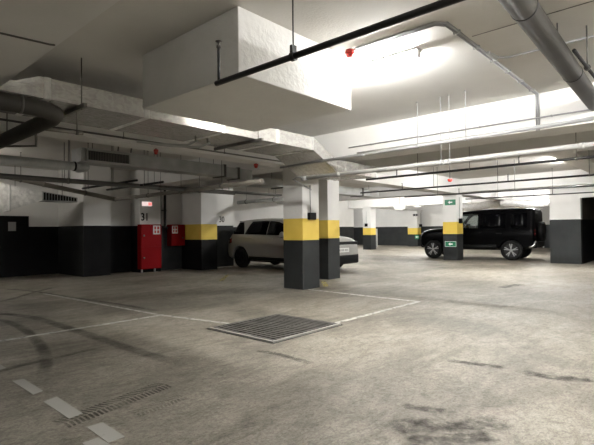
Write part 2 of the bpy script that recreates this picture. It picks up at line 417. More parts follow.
# conduit by the round duct at the far right edge
p = at_z(590, 22, 3.0)
t = thing('threaded_rod', 'thin steel rod hanging from the ceiling at the top right corner', 'rod', (4.6, .68, HC))
q = at_z(586.5, 25.5, HC)
t.location = q
MB().tube([q, q - Vector((0, 0, .42))], .007, 8).build('rod', 'steel', t)
MB().tube([q - Vector((.012, 0, .42)), q - Vector((-.012, 0, .42))], .03, 12).build('pipe_ring', 'steel', t)
MB().tube([q - Vector((.6, 0, .42)), Vector((7.4, q.y, q.z - .42))], .016, 10).build('pipe', 'blackpipe', t)

# ceiling conduits
def conduit(label, pts, r=.011, n=1, gap=.03, mt='conduit', clips=0):
    pts = [Vector(p) for p in pts]; t = thing('cable_conduit', label, 'conduit', pts[0])
    for k in range(n):
        off = (k - (n - 1) / 2) * gap; q = []
        for i, p in enumerate(pts):
            d = (pts[min(i + 1, len(pts) - 1)] - pts[max(i - 1, 0)]); s = Vector((-d.y, d.x, 0))
            if s.length < 1e-6: s = Vector((0, 1, 0))
            q.append(p + s.normalized() * off)
        MB().tube(q, r, 8).build('conduit', mt, t)
    if clips:
        L = (pts[1] - pts[0]).length
        for i in range(clips):
            p = along(pts[0], pts[1], (i + .5) / clips); d = (pts[1] - pts[0]).normalized(); s = Vector((-d.y, d.x, 0)) * (r + gap * (n - 1) / 2 + .008)
            a = p - d * .012 - s; e = p + d * .012 + s
            b = MB(); b.box((min(a.x, e.x), min(a.y, e.y), p.z - r - .004), (max(a.x, e.x), max(a.y, e.y), p.z + r)); b.build('clip', 'grey', t)
    return t
zc = HC - .014
conduit('three grey conduits side by side from the red sounder to the ceiling corner bend', [(4.16, 2.86, zc), (4.16, 1.95, zc), (4.25, 1.87, zc)], .009, 3, .028)
conduit('long grey conduit on the ceiling that drops down the white beam face', [(4.22, 1.86, zc), (7.39, 1.87, zc), (7.405, 1.87, 3.2), (7.405, 1.87, 2.74)], .013, 2, .03, clips=6)
conduit('grey conduit branching right on the ceiling towards the round duct', [(5.25, 1.83, zc), (5.5, 1.80, zc), (5.57, 1.7, zc), (5.57, -3.5, zc)], .012, 1, clips=7)
conduit('thin dark cable line along the underside of the low beam at upper left', [at_z(-60, 14, 2.745), at_z(0, 33, 2.745), at_z(50, 44.5, 2.745), at_z(55, 45, 2.745)], .008, 1, mt='steel')
b = MB(); b.box((4.724, -6, HC - .004), (4.736, 1.8, HC)); struct(b.build('trim_1', 'steel'), 'thin joint line across the ceiling slab')

# beam service pipes
pipe('grey_conduit_pipe', 'long grey pipe running along the white beam and past the foil duct', 'pipe', 'conduit', (6.74, 6.55, 2.6), (6.13, -4, 2.6), .026, hang=(.301, .375, .53), hmat='conduit', joints=(.2, .55))
conduit('thin grey conduit clipped along the face of the white beam', [(7.4, 5.3, 2.93), (7.4, -4, 2.93)], .011, 1, clips=9)
conduit('thin white conduit low on the face of the white beam', [(7.4, 5.1, 2.80), (7.4, -4, 2.80)], .016, 1, mt='whitepipe')
t = pipe('drain_pipe', 'thick white drain pipe starting at the nearest column', 'pipe', 'whitepipe', (6.62, 5.72, 2.3), (6.36, -4, 2.3), .036, hang=(.281, .295, .56), joints=(.08, .288, .47), hmat='conduit')
b = MB(); b.tube([(6.62, 5.72, 2.3), (6.63, 5.86, 2.3)], .045, 14); b.build('end_cap', 'conduit', t)
b = MB(); b.tube([(6.64, 5.84, 2.33), (6.75, 6.1, 2.36), (7.0, 6.45, 2.36), (7.45, 6.585, 2.3), (7.75, 6.585, 2.2)], .016, 8); b.build('cable_bend', 'conduit', t)
# black sprinkler pipes over the aisle
def sprinkler_run(label, p0, p1, heads, hangs, r=.02, up=True):
    t = pipe('sprinkler_pipe', label, 'pipe', 'blackpipe', p0, p1, r, hang=hangs, hmat='steel')
    for h in heads: sprinkler(t, along(p0, p1, h), up, 'blackpipe', .12)
    return t
sprinkler_run('black sprinkler pipe over the aisle just behind the nearest columns', (8.46, 5.6, 2.4), (8.3, -4, 2.4), (.08, .33), (.13, .24, .42, .55), .022)
sprinkler_run('second black sprinkler pipe over the aisle, before the lit fluorescent', (11.4, 7.75, 2.4), (11.15, -4, 2.4), (.12, .36), (.2, .34, .5, .62), .022)
sprinkler_run('third black sprinkler pipe over the aisle, in front of the signed column', (14.05, 7.75, 2.4), (14.45, -4, 2.4), (.16,), (.1, .3, .5), .022)
sprinkler_run('fourth thin black pipe above the black car', (17.2, 6.9, 2.42), (17.2, -3, 2.42), (.3,), (.12, .3, .5), .02)
t = pipe('cable_tray', 'grey tray pipe along the top of the passage wall', 'tray', 'steel', (18.55, 4.42, 2.80 - .05), (18.55, -3, 2.75), .03, hang=(.15, .35), hmat='steel', top=2.78 + .5)
# pipes in the dim area left
sprinkler_run('short black sprinkler pipe under the ceiling left of the number 31 column', at_z(82.5, 188.5, 2.3), at_z(137, 180.3, 2.3), (), (.12, .6), .022)
sprinkler_run('longer black sprinkler pipe ending above the number 31 column', at_z(107, 189.8, 2.25), at_z(163, 182, 2.25), (), (.1, .7), .022)
pipe('drain_pipe', 'grey brown drain pipe passing above the red cabinets', 'pipe', 'brownpipe', at_z(116, 199.5, 2.2), at_z(262, 181, 2.2), .045, hang=(.3, .55, .8), joints=(.2, .6))
pipe('drain_pipe', 'grey brown pipe above the tapered duct at far left', 'pipe', 'brownpipe', at_y(-30, 169, 12.6), at_y(116, 199.5, 12.6), .06, hang=(.3, .75), joints=(.45,), top=HC)
t = thing('light_pipe', 'pale grey round pipe with end elbow at left under the ceiling', 'pipe', (-3, 7.8, 2.4))
MB().tube([(-3, 7.8, 2.4), (3.12, 7.8, 2.4)], .072, 18).build('pipe', 'galvdull', t)
MB().tube([(3.10, 7.8, 2.4), (3.13, 7.8, 2.4)], .08, 18).build('coupling', 'blackpipe', t)
MB().tube([(3.13, 7.8, 2.4), (3.24, 7.82, 2.4), (3.33, 7.88, 2.41), (3.37, 7.98, 2.42), (3.38, 8.3, 2.43)], .072, 18).build('elbow', 'galvdull', t)
for x in (-1, 2.0): b = MB(); b.tube([(x, 7.8, 2.46), (x, 7.8, HC)], .007, 6); b.build('hanger_rod', 'steel', t)
pipe('cable_tray', 'dark pipe hanging below the pale grey pipe at left', 'pipe', 'steel', (-3, 8.58, 2.26), (7.2, 8.58, 2.22), .045, hang=(.35, .62, .9), joints=(.8,))
t = thing('dark_duct', 'thick dark round duct with an elbow at the left edge', 'duct', (-3, 4.0, 2.5))
MB().tube([(-3, 4.66, 2.5), (1.5, 4.74, 2.5), (1.66, 4.79, 2.5), (1.77, 4.9, 2.5), (1.81, 5.1, 2.5), (1.81, 6.55, 2.5), (1.81, 7.5, 2.5)], .084, 20).build('pipe', 'rounds', t)
MB().tube([(1.40, 4.737, 2.5), (1.42, 4.737, 2.5)], .0865, 20).build('joint_ring', 'steel', t)
for q in ((.9, 4.72, 2.75), (1.81, 6.6, HC)): b = MB(); b.tube([(q[0], q[1], 2.56), q], .007, 6); b.build('hanger_rod', 'steel', t)
# small pipe stubs by the pale pipe
t = thing('pipe_stub', 'thin dark pipe bent down under the cream beam at left', 'pipe', at_z(0, 146, 2.45))
a, c = at_z(-20, 146.5, 2.45), at_z(36, 146, 2.45)
MB().tube([a, c, c + Vector((0, 0, soffit(c.x, c.y) - 2.45))], .017, 8).build('pipe', 'steel', t)
pipe('pipe_stub', 'short dark pipe hanging below the foil duct at left', 'pipe', 'brownpipe', at_z(30, 127, 2.5), at_z(83, 133.5, 2.5), .022, hang=(.88,), top=2.77)

# ------------------------------------------------------------------ foil-wrapped rectangular duct
t = thing('foil_duct', 'long rectangular duct wrapped in shiny silver foil passing behind the white box', 'duct', (4, 5.36, 2.77))
Y_A, Y_B = 5.36, 6.36
b = MB()
rings = [(.2, 2.77, 2.80), (1.36, 2.77, 2.82), (1.78, 2.77, 3.0), (6.38, 2.77, 3.0), (7.05, 2.43, 2.67), (8.5, 2.43, 2.66)]
prev = None
for i, (x, z0, z1) in enumerate(rings[1:]):
    cur = [b.bm.verts.new(p) for p in ((x, Y_A, z0), (x, Y_B, z0), (x, Y_B, z1), (x, Y_A, z1))]
    if prev:
        for j in range(4): b.bm.faces.new((prev[j], prev[(j + 1) % 4], cur[(j + 1) % 4], cur[j]))
    else: b.bm.faces.new(cur)
    prev = cur
b.bm.faces.new(list(reversed(prev)))
b.build('duct_body', 'foil', t)
for x in (1.86, 3.05, 4.3, 5.45, 6.35):
    e = .006
    MB().box((x - .035, Y_A - e, 2.77 - e), (x + .035, Y_B + e, 3.0 + e)).build('joint_tape', 'tape', t)
for x in (7.12, 7.4, 7.62, 7.84, 8.06, 8.3):
    e = .006
    MB().box((x - .03, Y_A - e, 2.43 - e), (x + .03, Y_B + e, 2.66 + e)).build('joint_rib', 'foil', t)
for x in (2.2, 4.95):
    h = thing('trapeze_hanger', 'dark trapeze strut under the foil duct, %s' % ('at the left near the dark elbow' if x < 3 else 'beside the white box'), 'hanger', (x, 5.3, 2.73))
    MB().box((x - .02, 5.2, 2.715), (x + .02, 6.42, 2.762)).build('strut', 'steel', h)
    for y in (5.3, 6.41):
        MB().tube([(x, y, 2.70), (x, y, soffit(x, y))], .007, 6).build('rod', 'steel', h)
# pipes between foil duct and cross beam
pipe('thin_pipe', 'thin dark pipe along the far edge of the foil duct', 'pipe', 'steel', (1.4, 6.52, 2.72), (6.9, 6.52, 2.72), .014, hang=(.35, .7), top=HC)
for k, (u, lab) in enumerate((((188, 145), 'left one of two bent conduits under the cream beam'), ((200, 147), 'right one of two bent conduits under the cream beam'))):
    a = at_z(*u, 2.66); t = thing('bent_conduit', lab, 'conduit', a)
    MB().tube([a + Vector((0, -.25, .03)), a, a + Vector((0, .02, 0)), a + Vector((-.35, .25, 0)), a + Vector((-.7, .3, 0))], .017, 8).build('conduit', 'galvdull', t)
    MB().tube([a + Vector((0, -.2, .03)), Vector((a.x, a.y - .2, 2.77))], .012, 6).build('bracket', 'steel', t)

# ------------------------------------------------------------------ duct with grille
def grille(parent, o, du, w, h, nrm, bars, frame=.03, mt='whitepipe'):
    """frame with bars on a vertical face; o lower corner, du unit vector along the width"""
    o, du, nrm = Vector(o), Vector(du), Vector(nrm); up = Vector((0, 0, 1))
    def bx(b, u0, u1, v0, v1, d0, d1):
        P = [o + du * u + up * v + nrm * d for d in (d0, d1) for (u, v) in ((u0, v0), (u1, v0), (u1, v1), (u0, v1))]
        b.hexa(P)
    b = MB(); bx(b, 0, w, 0, frame, 0, .03); bx(b, 0, w, h - frame, h, 0, .03); bx(b, 0, frame, frame, h - frame, 0, .03); bx(b, w - frame, w, frame, h - frame, 0, .03)
    g = b.build('grille_frame', mt, parent)
    b = MB()
    for i in range(bars):
        u = frame + (w - 2 * frame) * (i + .5) / bars; bx(b, u - .007, u + .007, frame, h - frame, .006, .02)
    b.build('grille_bars', 'steel', parent)
    b = MB(); bx(b, frame, w - frame, frame, h - frame, .001, .005); b.build('grille_backing', 'gapshade', parent)
t = thing('ventilation_duct', 'grey metal duct with a dark louvred grille on its left end, above the red cabinets', 'duct', (5.5, 8.0, 2.54))
MB().box((3.32, 8.02, 2.535), (6.45, 8.42, 2.775)).build('duct_body', 'galvdull', t)
MB().box((6.50, 8.04, 2.51), (7.30, 8.4, 2.74)).build('duct_end', 'galvdull', t)
MB().box((6.44, 8.0, 2.51), (6.49, 8.44, 2.79)).build('joint_flange', 'steel', t)
MB().box((6.85, 8.0, 2.49), (6.89, 8.44, 2.76)).build('joint_flange', 'steel', t)
MB().box((5.20, 8.01, 2.525), (5.225, 8.43, 2.785)).build('joint_flange', 'galvdull', t)
grille(t, (3.40, 8.02, 2.54), (1, 0, 0), .82, .22, (0, -1, 0), 26, .028)
for x in (3.6, 4.9, 6.3): b = MB(); b.tube([(x, 8.22, 2.77), (x, 8.22, HC)], .007, 6); b.build('hanger_rod', 'steel', t)
for x, lab in ((3.95, 'left small curved cable over the grille duct'), (4.2, 'right small curved cable over the grille duct')):
    t = thing('curved_cable', lab, 'cable', (x, 7.9, 2.77))
    MB().tube([(x, 7.96, 2.775), (x, 7.94, 2.86), (x + .06, 7.9, 2.92), (x + .2, 7.7, 2.95), (x + .35, 7.2, 2.96)], .013, 8).build('cable', 'steel', t)
# tapered duct by the black door
t = thing('tapered_duct', 'pale tapered duct with a long louvred grille above the black door', 'duct', (4.4, 13.3, 2.2))
a = [at_y(-6, 182, 13.3), at_y(10, 185.5, 13.3), at_y(42, 191.5, 13.3)]; c = [at_y(-6, 215, 13.3), at_y(10, 210.5, 13.3), at_y(42, 200.5, 13.3)]
yb = 13.85
MB().hexa([c[0], c[2], (c[2].x, yb, c[2].z), (c[0].x, yb, c[0].z), a[0], a[2], (a[2].x, yb, a[2].z), (a[0].x, yb, a[0].z)]).build('duct_body', 'tape', t)
MB().box((a[1].x - .02, 13.285, c[1].z - .02), (a[1].x + .02, yb, a[1].z + .02)).build('joint_flange', 'galvdull', t)
x0, x1 = a[2].x, 5.40
b = MB(); b.hexa([(x0, 13.3, 2.17), (x1, 13.3, 2.16), (x1, yb - .1, 2.16), (x0, yb, 2.17), (x0, 13.3, 2.425), (x1, 13.3, 2.29), (x1, yb - .1, 2.29), (x0, yb, 2.425)]); b.build('outlet_box', 'galvdull', t)
b = MB()
for i in range(12):
    u = (i + .5) / 12; x = x0 + (x1 - x0) * (.03 + .94 * u); zt = 2.40 - .125 * u
    b.box((x - .028, 13.293, 2.19), (x + .028, 13.3, zt))
b.build('grille_slot_shade', 'gapshade', t)  # dark strips on the face imitate the shade between louvres
for x in (c[1].x + .2, 5.1): b = MB(); b.tube([(x, 13.6, 2.25), (x, 13.6, HC)], .008, 6); b.build('hanger_rod', 'steel', t)

# gray far ducts and trays
t = pipe('cable_tray', 'grey tray above the silver car roof', 'tray', 'galvdull', at_z(238, 202.5, 2.4), at_z(284, 198.8, 2.4), .07, hang=(.2, .8), joints=(.45,))
t = thing('cable_tray', 'dark tray crossing above the red cabinets', 'tray', (7, 10.4, 2.35))
MB().box((3.2, 10.25, 2.42), (10.6, 10.55, 2.47)).build('tray', 'steel', t)
for x in (4, 6.2, 8.4, 10.3):
    for y in (10.25, 10.55): MB().tube([(x, y, 2.45), (x, y, soffit(x, y))], .007, 6).build('hanger_rod', 'steel', t)
t = thing('duct_box', 'dark metal fan box under the ceiling left of the nearest column', 'duct', (9, 9.2, 2.5))
MB().box((8.15, 8.9, 2.53), (9.3, 9.5, 2.72)).build('box', 'galvdull', t)
MB().box((9.3, 8.95, 2.5), (9.36, 9.45, 2.74)).build('flange', 'blackpipe', t)
for x in (8.3, 9.1): b = MB(); b.tube([(x, 9.2, 2.7), (x, 9.2, HC)], .007, 6); b.build('hanger_rod', 'steel', t)
# duct under the ceiling right of column pair
t = thing('ventilation_duct', 'dark rectangular duct seen between the second column and the aisle pipes', 'duct', (11.5, 8.6, 2.5))
MB().box((10.4, 8.5, 2.42), (13.6, 8.95, 2.66)).build('duct_body', 'galvdull', t)
MB().box((12.6, 8.47, 2.40), (12.66, 8.98, 2.68)).build('joint_flange', 'steel', t)
MB().box((13.1, 8.485, 2.45), (13.45, 8.5, 2.63)).build('access_panel', 'whitepipe', t)
for x in (10.8, 13.3): b = MB(); b.tube([(x, 8.7, 2.6), (x, 8.7, HC)], .007, 6); b.build('hanger_rod', 'steel', t)
# far round ducts over the black car
for i, (y, x, lab) in enumerate(((9.3, 24.0, 'left silver foil duct far behind the black car roof'), (6.3, 24.0, 'right silver foil duct far behind the black car roof'))):
    t = thing('foil_duct', lab, 'duct', (x, y, 2.3))
    pts = [(x - .2, y + 1.5, 2.52), (x - .1, y + 1.1, 2.55), (x, y + .7, 2.50), (x, y + .2, 2.42), (x + .05, y - .4, 2.46), (x + .15, y - .9, 2.56), (x + .3, y - 1.5, 2.55)]
    MB().tube(pts, .2, 16).build('duct_body', 'foil', t)
    b = MB(); b.tube([(x, y, 2.5), (x, y, HC)], .008, 6); b.build('hanger_rod', 'steel', t)
# white bowl-shaped fixtures far back
for px, py, lab, r in ((400, 208, 'larger white bowl shaped fixture under the ceiling before the far wall', .36), (416.5, 205, 'smaller white bowl shaped fixture right of the larger one', .30)):
    c = at_x(px, py, 24.3 if r > .3 else 27.5)
    t = thing('ceiling_fixture', lab, 'ceiling fixture', (c.x, c.y, c.z - .2))
    MB().lathe((c.x, c.y, c.z - .18), (0, 0, 1), [(0, .05), (.02, r * .6), (.09, r * .9), (.2, r), (.36, r), (.37, r * .9)], 20).build('bowl', 'housing', t)
    MB().tube([(c.x, c.y, c.z + .18), (c.x, c.y, soffit(c.x, c.y))], .015, 6).build('stem', 'steel', t)

# ------------------------------------------------------------------ small devices
def sounder(p, label, r=.045):
    p = Vector(p); t = thing('fire_sounder', label, 'fire alarm', p)
    z = p.z
    MB().lathe(p, (0, 0, -1), [(0, r * .9), (.02, r), (.035, r)], 18).build('base', 'redplastic', t)
    MB().lathe(p - Vector((0, 0, .035)), (0, 0, -1), [(0, r * .8), (.03, r * .75), (.045, r * .5), (.05, .01)], 18).build('sounder_horn', 'redplastic', t)
    return t
sounder((4.15, 2.94, HC), 'red fire sounder on the ceiling beside the right edge of the white box', .055)
q = at_x(450, 180.8, 13.5)
t = sounder(q + Vector((0, 0, .05)), 'red fire sounder hanging over the aisle above the signed column', .075)
MB().tube([q + Vector((0, 0, .05)), Vector((q.x, q.y, soffit(q.x, q.y)))], .012, 6).build('stem', 'steel', t)
q = at_z(256, 164, 2.68); t = sounder((q.x, q.y, q.z), 'red fire sounder under the cream beam left of the nearest column', .05)
MB().tube([q, Vector((q.x, q.y, soffit(q.x, q.y)))], .012, 6).build('stem', 'steel', t)
q = at_z(156, 149.5, 2.68); t = sounder((q.x, q.y, q.z), 'small red fire sounder above the grille duct', .04)
MB().tube([q, Vector((q.x, q.y, soffit(q.x, q.y)))], .012, 6).build('stem', 'steel', t)

def jbox(label, x0, x1, y0, y1, z0, z1, cx, cy, ztop):
    t = thing('junction_box', label, 'junction box', ((x0 + x1) / 2, (y0 + y1) / 2, z0))
    MB().box((x0, y0, z0), (x1, y1, z1)).build('box', 'black', t, bevel=.008)
    b = MB(); b.tube([(cx, cy, z1 - .01), (cx, cy, ztop)], .011, 8); b.build('conduit', 'grey', t)
jbox('black junction box with conduit on the right face of the nearest column', 7.62, 7.84, 6.52, 6.6, 1.53, 1.69, 7.71, 6.585, 2.3)
jbox('small black junction box on the right side of the signed column', 18.42, 18.6, 7.6, 7.7, 1.52, 1.72, 18.5, 7.685, 2.6)
q = at_x(366.5, 225, 25.0); jbox('tiny dark junction box on the distant column', 24.92, 25.0, q.y - .1, q.y + .1, q.z - .1, q.z + .1, 24.985, q.y, 2.5)
q = at_x(421, 225.5, 31.6); jbox('tiny dark junction box on the farthest column', 31.5, 31.6, q.y - .1, q.y + .1, q.z - .1, q.z + .1, 31.585, q.y, 2.5)

def arrow_sign(label, c, w, h, round_bottom=False):
    c = Vector(c); t = thing('exit_sign', label, 'exit sign', c, 0)
    MB().box((c.x - .012, c.y - w / 2, c.z - h / 2), (c.x, c.y + w / 2, c.z + h / 2)).build('plate', 'green', t)
    b = MB(); u = h * .24                                      # arrow pointing left in view (towards +y) with a shaft
    x = c.x - .015; dy = -w * .02
    poly = [(x, c.y + dy + u * 1.9, c.z), (x, c.y + dy + u * .4, c.z + u * 1.25), (x, c.y + dy + u * .4, c.z + u * .45), (x, c.y + dy - u * 1.5, c.z + u * .45),
            (x, c.y + dy - u * 1.5, c.z - u * .45), (x, c.y + dy + u * .4, c.z - u * .45), (x, c.y + dy + u * .4, c.z - u * 1.25)]
    b.prism(poly, (.003, 0, 0)); b.build('arrow', 'signwhite', t)
    if round_bottom:
        b = MB(); e = .012
        for (y0, y1, z0, z1) in ((-w/2, w/2, -h/2, -h/2 + e), (-w/2, w/2, h/2 - e, h/2), (-w/2, -w/2 + e, -h/2, h/2), (w/2 - e, w/2, -h/2, h/2)):
            b.box((c.x - .015, c.y + y0, c.z + z0), (c.x - .012, c.y + y1, c.z + z1))
        b.build('border', 'signwhite', t)
arrow_sign('green exit sign with a white left arrow high on the column before the black car', (18.25, 7.97, 2.39), .46, .23)
arrow_sign('green sign with a white arrow low on the column before the black car', (18.25, 7.98, .665), .48, .22, True)
q = at_x(417, 237, 31.6); arrow_sign('tiny green sign low on the farthest column', (31.6, q.y, q.z), .34, .3)
q = at_x(415.5, 215, 31.6)
t = thing('notice_sign', 'tiny dark sign high on the farthest column', 'sign', q)
MB().box((31.585, q.y - .22, q.z - .09), (31.6, q.y + .22, q.z + .09)).build('plate', 'grey', t)
for s in (-.1, .1): MB().box((31.58, q.y + s - .06, q.z - .06), (31.586, q.y + s + .06, q.z + .06)).build('symbol', 'black', t)
# lit sign above 31
t = thing('lit_exit_sign', 'small glowing white and red exit sign above the number 31', 'exit sign', (7.63, 13.5, 2.13))
MB().box((7.45, 13.44, 2.12), (7.82, 13.5, 2.28)).build('case', 'housing', t)
MB().box((7.46, 13.434, 2.13), (7.81, 13.44, 2.27)).build('lit_face', 'exitlit', t)
MB().box((7.68, 13.43, 2.15), (7.80, 13.434, 2.25)).build('red_panel', 'redlit', t)
# bay numbers
tag(text_on('bay_number', '31', .34, (7.59, 13.4985, 1.77), (1, 0, 0), 'black', bold=.006, sx=.85), 'black painted number 31 on the white wall above the tall red cabinet', 'bay number')
tag(text_on('bay_number', '30', .30, (10.55, 13.2985, 1.72), (1, 0, 0), 'black', bold=.002, sx=.85), 'black painted number 30 on the white wall behind the silver car', 'bay number')
# wall light and black riser pipes by the cabinets
for x, lab in ((8.22, 'left of two black riser pipes between the red cabinets'), (8.40, 'right of two black riser pipes between the red cabinets')):
    t = thing('riser_pipe', lab, 'pipe', (x, 13.62, 1.4))
    MB().tube([(x, 13.62, HC), (x, 13.62, 1.52), (x, 13.60, 1.45), (x + (.05 if x > 8.3 else -.05), 13.54, 1.42)], .04, 10).build('pipe', 'blackpipe', t)
    MB().box((x - .06, 13.6, 2.0), (x + .06, 13.7, 2.03)).build('clamp', 'steel', t)
# red cabinets
def cabinet(label, x0, x1, yf, yb, z0, z1, two_doors, legs, sticker):
    t = thing('fire_hose_cabinet', label, 'fire cabinet', ((x0 + x1) / 2, yb, z0))
    MB().box((x0, yf + .02, z0), (x1, yb, z1)).build('body', 'red', t, bevel=.006)
    zs = [(z0 + .015, (z0 + z1) / 2 - .01), ((z0 + z1) / 2 + .01, z1 - .015)] if two_doors else [(z0 + .015, z1 - .015)]
    for i, (a, c) in enumerate(zs):
        d = MB().box((x0 + .015, yf, a), (x1 - .015, yf + .02, c)).build('door', 'red', t, bevel=.004)
        k = MB(); k.lathe((x0 + .1 if two_doors else x1 - .1, yf, (a + c) / 2 if two_doors else a + .25), (0, -1, 0), [(0, .03), (.01, .03), (.012, .018), (.03, .018)], 12); k.build('lock', 'steel', d)
    s = MB().box(sticker[0], sticker[1]).build('sticker', 'paper', t)
    b = MB(); (sx0, sy, sz0), (sx1, _, sz1) = sticker; w, h = sx1 - sx0, sz1 - sz0
    for (u0, u1, v0, v1) in ((.15, .4, .55, .9), (.55, .85, .55, .9), (.15, .4, .12, .45), (.55, .85, .12, .45)):
        b.box((sx0 + w * u0, sy - .002, sz0 + h * v0), (sx0 + w * u1, sy, sz0 + h * v1))
    b.build('sticker_symbols', 'redplastic', t)
    if legs:
        for x in (x0 + .08, x1 - .2): MB().tube([(x, (yf + yb) / 2, 0), (x, (yf + yb) / 2, z0 + .01)], .03, 10).build('leg', 'grey', t)
cabinet('tall red fire cabinet with two doors standing on feet under the number 31', 7.33, 8.06, 13.27, 13.495, .12, 1.54, True, True, ((7.75, 13.262, 1.22), (8.0, 13.27, 1.50)))
cabinet('smaller red fire cabinet hung on the wall right of the black riser pipes', 8.52, 9.06, 13.42, 13.7, .82, 1.54, False, False, ((8.54, 13.412, 1.24), (8.76, 13.42, 1.50)))
# black door with notice
d = MB().box((2.9, 15.44, 0), (4.82, 15.5, 1.82)).build('door_1', 'black'); struct(d, 'black metal door at the far left')
MB().box((3.0, 15.425, .03), (4.72, 15.44, 1.76)).build('door_leaf', 'black', d)
q0, q1 = at_y(8.2, 231, 15.42), at_y(16, 222, 15.42)
t = tag(MB().box((q0.x, 15.418, q0.z), (q1.x, 15.425, q1.z)).build('door_notice', 'grey'), 'small pale square notice on the black door', 'notice')
# white panel beside the distant column
t = tag(MB().box((25.62, 16.2, .15), (25.72, 16.32, 1.35)).build('wall_panel', 'whitepipe'), 'narrow white panel at the right side of the distant column', 'panel')

# ------------------------------------------------------------------ floor markings
def ribbon(name, label, cat, mt, pts, w, z=.003, group=None):
    pts = [Vector((p[0], p[1], 0)) for p in pts]; b = MB(); L = []; uvl = b.bm.loops.layers.uv.new('UVMap'); n = len(pts); UV = {}
    for i, p in enumerate(pts):
        d = (pts[min(i + 1, n - 1)] - pts[max(i - 1, 0)]).normalized(); s = Vector((-d.y, d.x, 0)) * w / 2
        L.append([b.bm.verts.new(Vector((q.x, q.y, zz))) for q, zz in ((p - s, .0005), (p + s, .0005), (p + s, z), (p - s, z))])
        for v, u in zip(L[-1], (0, 1, 1, 0)): UV[v] = (u, i / (n - 1))
    for a, c in zip(L, L[1:]):
        for j in range(4): b.bm.faces.new((a[j], a[(j + 1) % 4], c[(j + 1) % 4], c[j]))
    b.bm.faces.new(L[0]); b.bm.faces.new(list(reversed(L[-1])))
    for f in b.bm.faces:
        for lp in f.loops: lp[uvl].uv = UV[lp.vert]
    return tag(b.build(name, mt), label, cat, group)
def poly_mark(name, label, cat, mt, px, z=.003, group=None):
    P = [at_z(x, y, 0) for x, y in px]; b = MB(); b.prism([(p.x, p.y, .0005) for p in P], (0, 0, z)); return tag(b.build(name, mt), label, cat, group)
ribbon('parking_line', 'white bay line crossing the left floor to a corner in the bright patch', 'floor marking', 'line', [(-3, 6.39), (3.9, 6.37)], .075)
ribbon('parking_line', 'white bay line from the corner towards the left side of the grate', 'floor marking', 'line', [(3.84, 6.45), (4.12, 4.95)], .075)
ribbon('parking_line', 'faint white line running back from the corner towards the red cabinets', 'floor marking', 'line', [(3.84, 6.5), (3.6, 10.6)], .06)
ribbon('parking_line', 'white bay line from the grate to the pointed corner at right', 'floor marking', 'line', [(5.05, 3.9), (7.55, 3.9)], .075)
ribbon('parking_line', 'white bay line from the pointed corner to the nearest column', 'floor marking', 'line', [(7.52, 3.87), (7.58, 6.55)], .07)
ribbon('parking_line', 'bright white strip at the foot of the wall behind the silver car', 'floor marking', 'line', [(9.8, 13.05), (11.1, 13.05)], .16)
poly_mark('floor_stripe', 'short yellow floor stripe between the two nearest columns', 'floor marking', 'yline', [(321, 281.5), (325, 281), (329, 286), (324, 287)])
poly_mark('floor_stripe', 'faint yellow floor stripe before the dim mustard banded column', 'floor marking', 'yline', [(219, 281), (223, 281), (229, 275), (226, 275)])
for px, lab in (([(43.3, 402), (57, 397), (82.7, 413.7), (69, 419)], 'second white dash from the front in the lower left row'),
                ([(86.6, 427.5), (103, 422.8), (125, 437), (108, 443)], 'nearest white dash by the bottom edge'),
                ([(12, 381.5), (23.6, 379), (43, 391), (33, 394.8)], 'third white dash from the front in the lower left row'),
                ([(-14, 366), (-3, 363), (6, 368), (-4, 371)], 'farthest white dash at the left edge'),
                ([(82, 443.5), (98, 438), (112, 446), (96, 452)], 'white dash cut by the bottom edge, left of the nearest one')):
    poly_mark('dashed_line', lab, 'floor marking', 'dash', px, .003, 'dashes on the lower left floor')
# tyre marks
def curve(px, n=24):
    P = [at_z(x, y, 0) for x, y in px]; out = []
    for i in range(len(P) - 1):
        p0, p1, p2, p3 = P[max(i - 1, 0)], P[i], P[i + 1], P[min(i + 2, len(P) - 1)]
        for k in range(6):
            t = k / 6; out.append(.5 * (2 * p1 + (p2 - p0) * t + (2 * p0 - 5 * p1 + 4 * p2 - p3) * t * t + (3 * p1 - p0 - 3 * p2 + p3) * t ** 3))
    return out + [P[-1]]
ribbon('tyre_mark', 'broad curved dark tyre mark on the lower left floor', 'tyre mark', 'rubber', curve([(-20, 318), (5, 321), (25, 330), (40, 345), (46, 362), (40, 380)]), .17, .0015)
ribbon('tyre_mark', 'dark tyre streak crossing the curved mark at left', 'tyre mark', 'rubber', curve([(-10, 374), (20, 366), (55, 358), (110, 345)]), .12, .0015)
ribbon('tyre_mark', 'dark tyre streak far left before the black door', 'tyre mark', 'rubber', curve([(-10, 304), (15, 298), (35, 292), (60, 286)]), .16, .0015)
ribbon('tyre_mark', 'dark tyre streak running right towards the faint white line', 'tyre mark', 'rubber', curve([(-5, 288), (30, 291), (70, 297), (130, 306), (165, 313)]), .16, .0015)
ribbon('tyre_mark', 'dark arc of tyre rubber in the left middle floor', 'tyre mark', 'rubber', curve([(-30, 318), (0, 314), (35, 318), (80, 332), (140, 352), (190, 366)]), .22, .0015)
def tread(label, a, c, w, n, gap, mt='tread'):
    P0, P1 = at_z(*a, 0), at_z(*c, 0); d = (P1 - P0).normalized(); s = Vector((-d.y, d.x, 0)); L = (P1 - P0).length; b = MB()
    for i in range(n):
        p = P0 + d * (L * (i + .5) / n); g = L / n * .55
        for k in (-1, 1):
            q0, q1 = p + s * (k * gap), p + s * (k * w) - d * g * 1.1
            e = d * (g * .5)
            b.prism([tuple(v) for v in (q0 - e + Vector((0, 0, .0005)), q0 + e + Vector((0, 0, .0005)), q1 + e + Vector((0, 0, .0005)), q1 - e + Vector((0, 0, .0005)))], (0, 0, .0012))
    return tag(b.build('tread_print', mt), label, 'tyre mark')
tread('dirty chevron tyre tread print in the lower left foreground', (62, 424), (166, 384), .10, 26, .008)
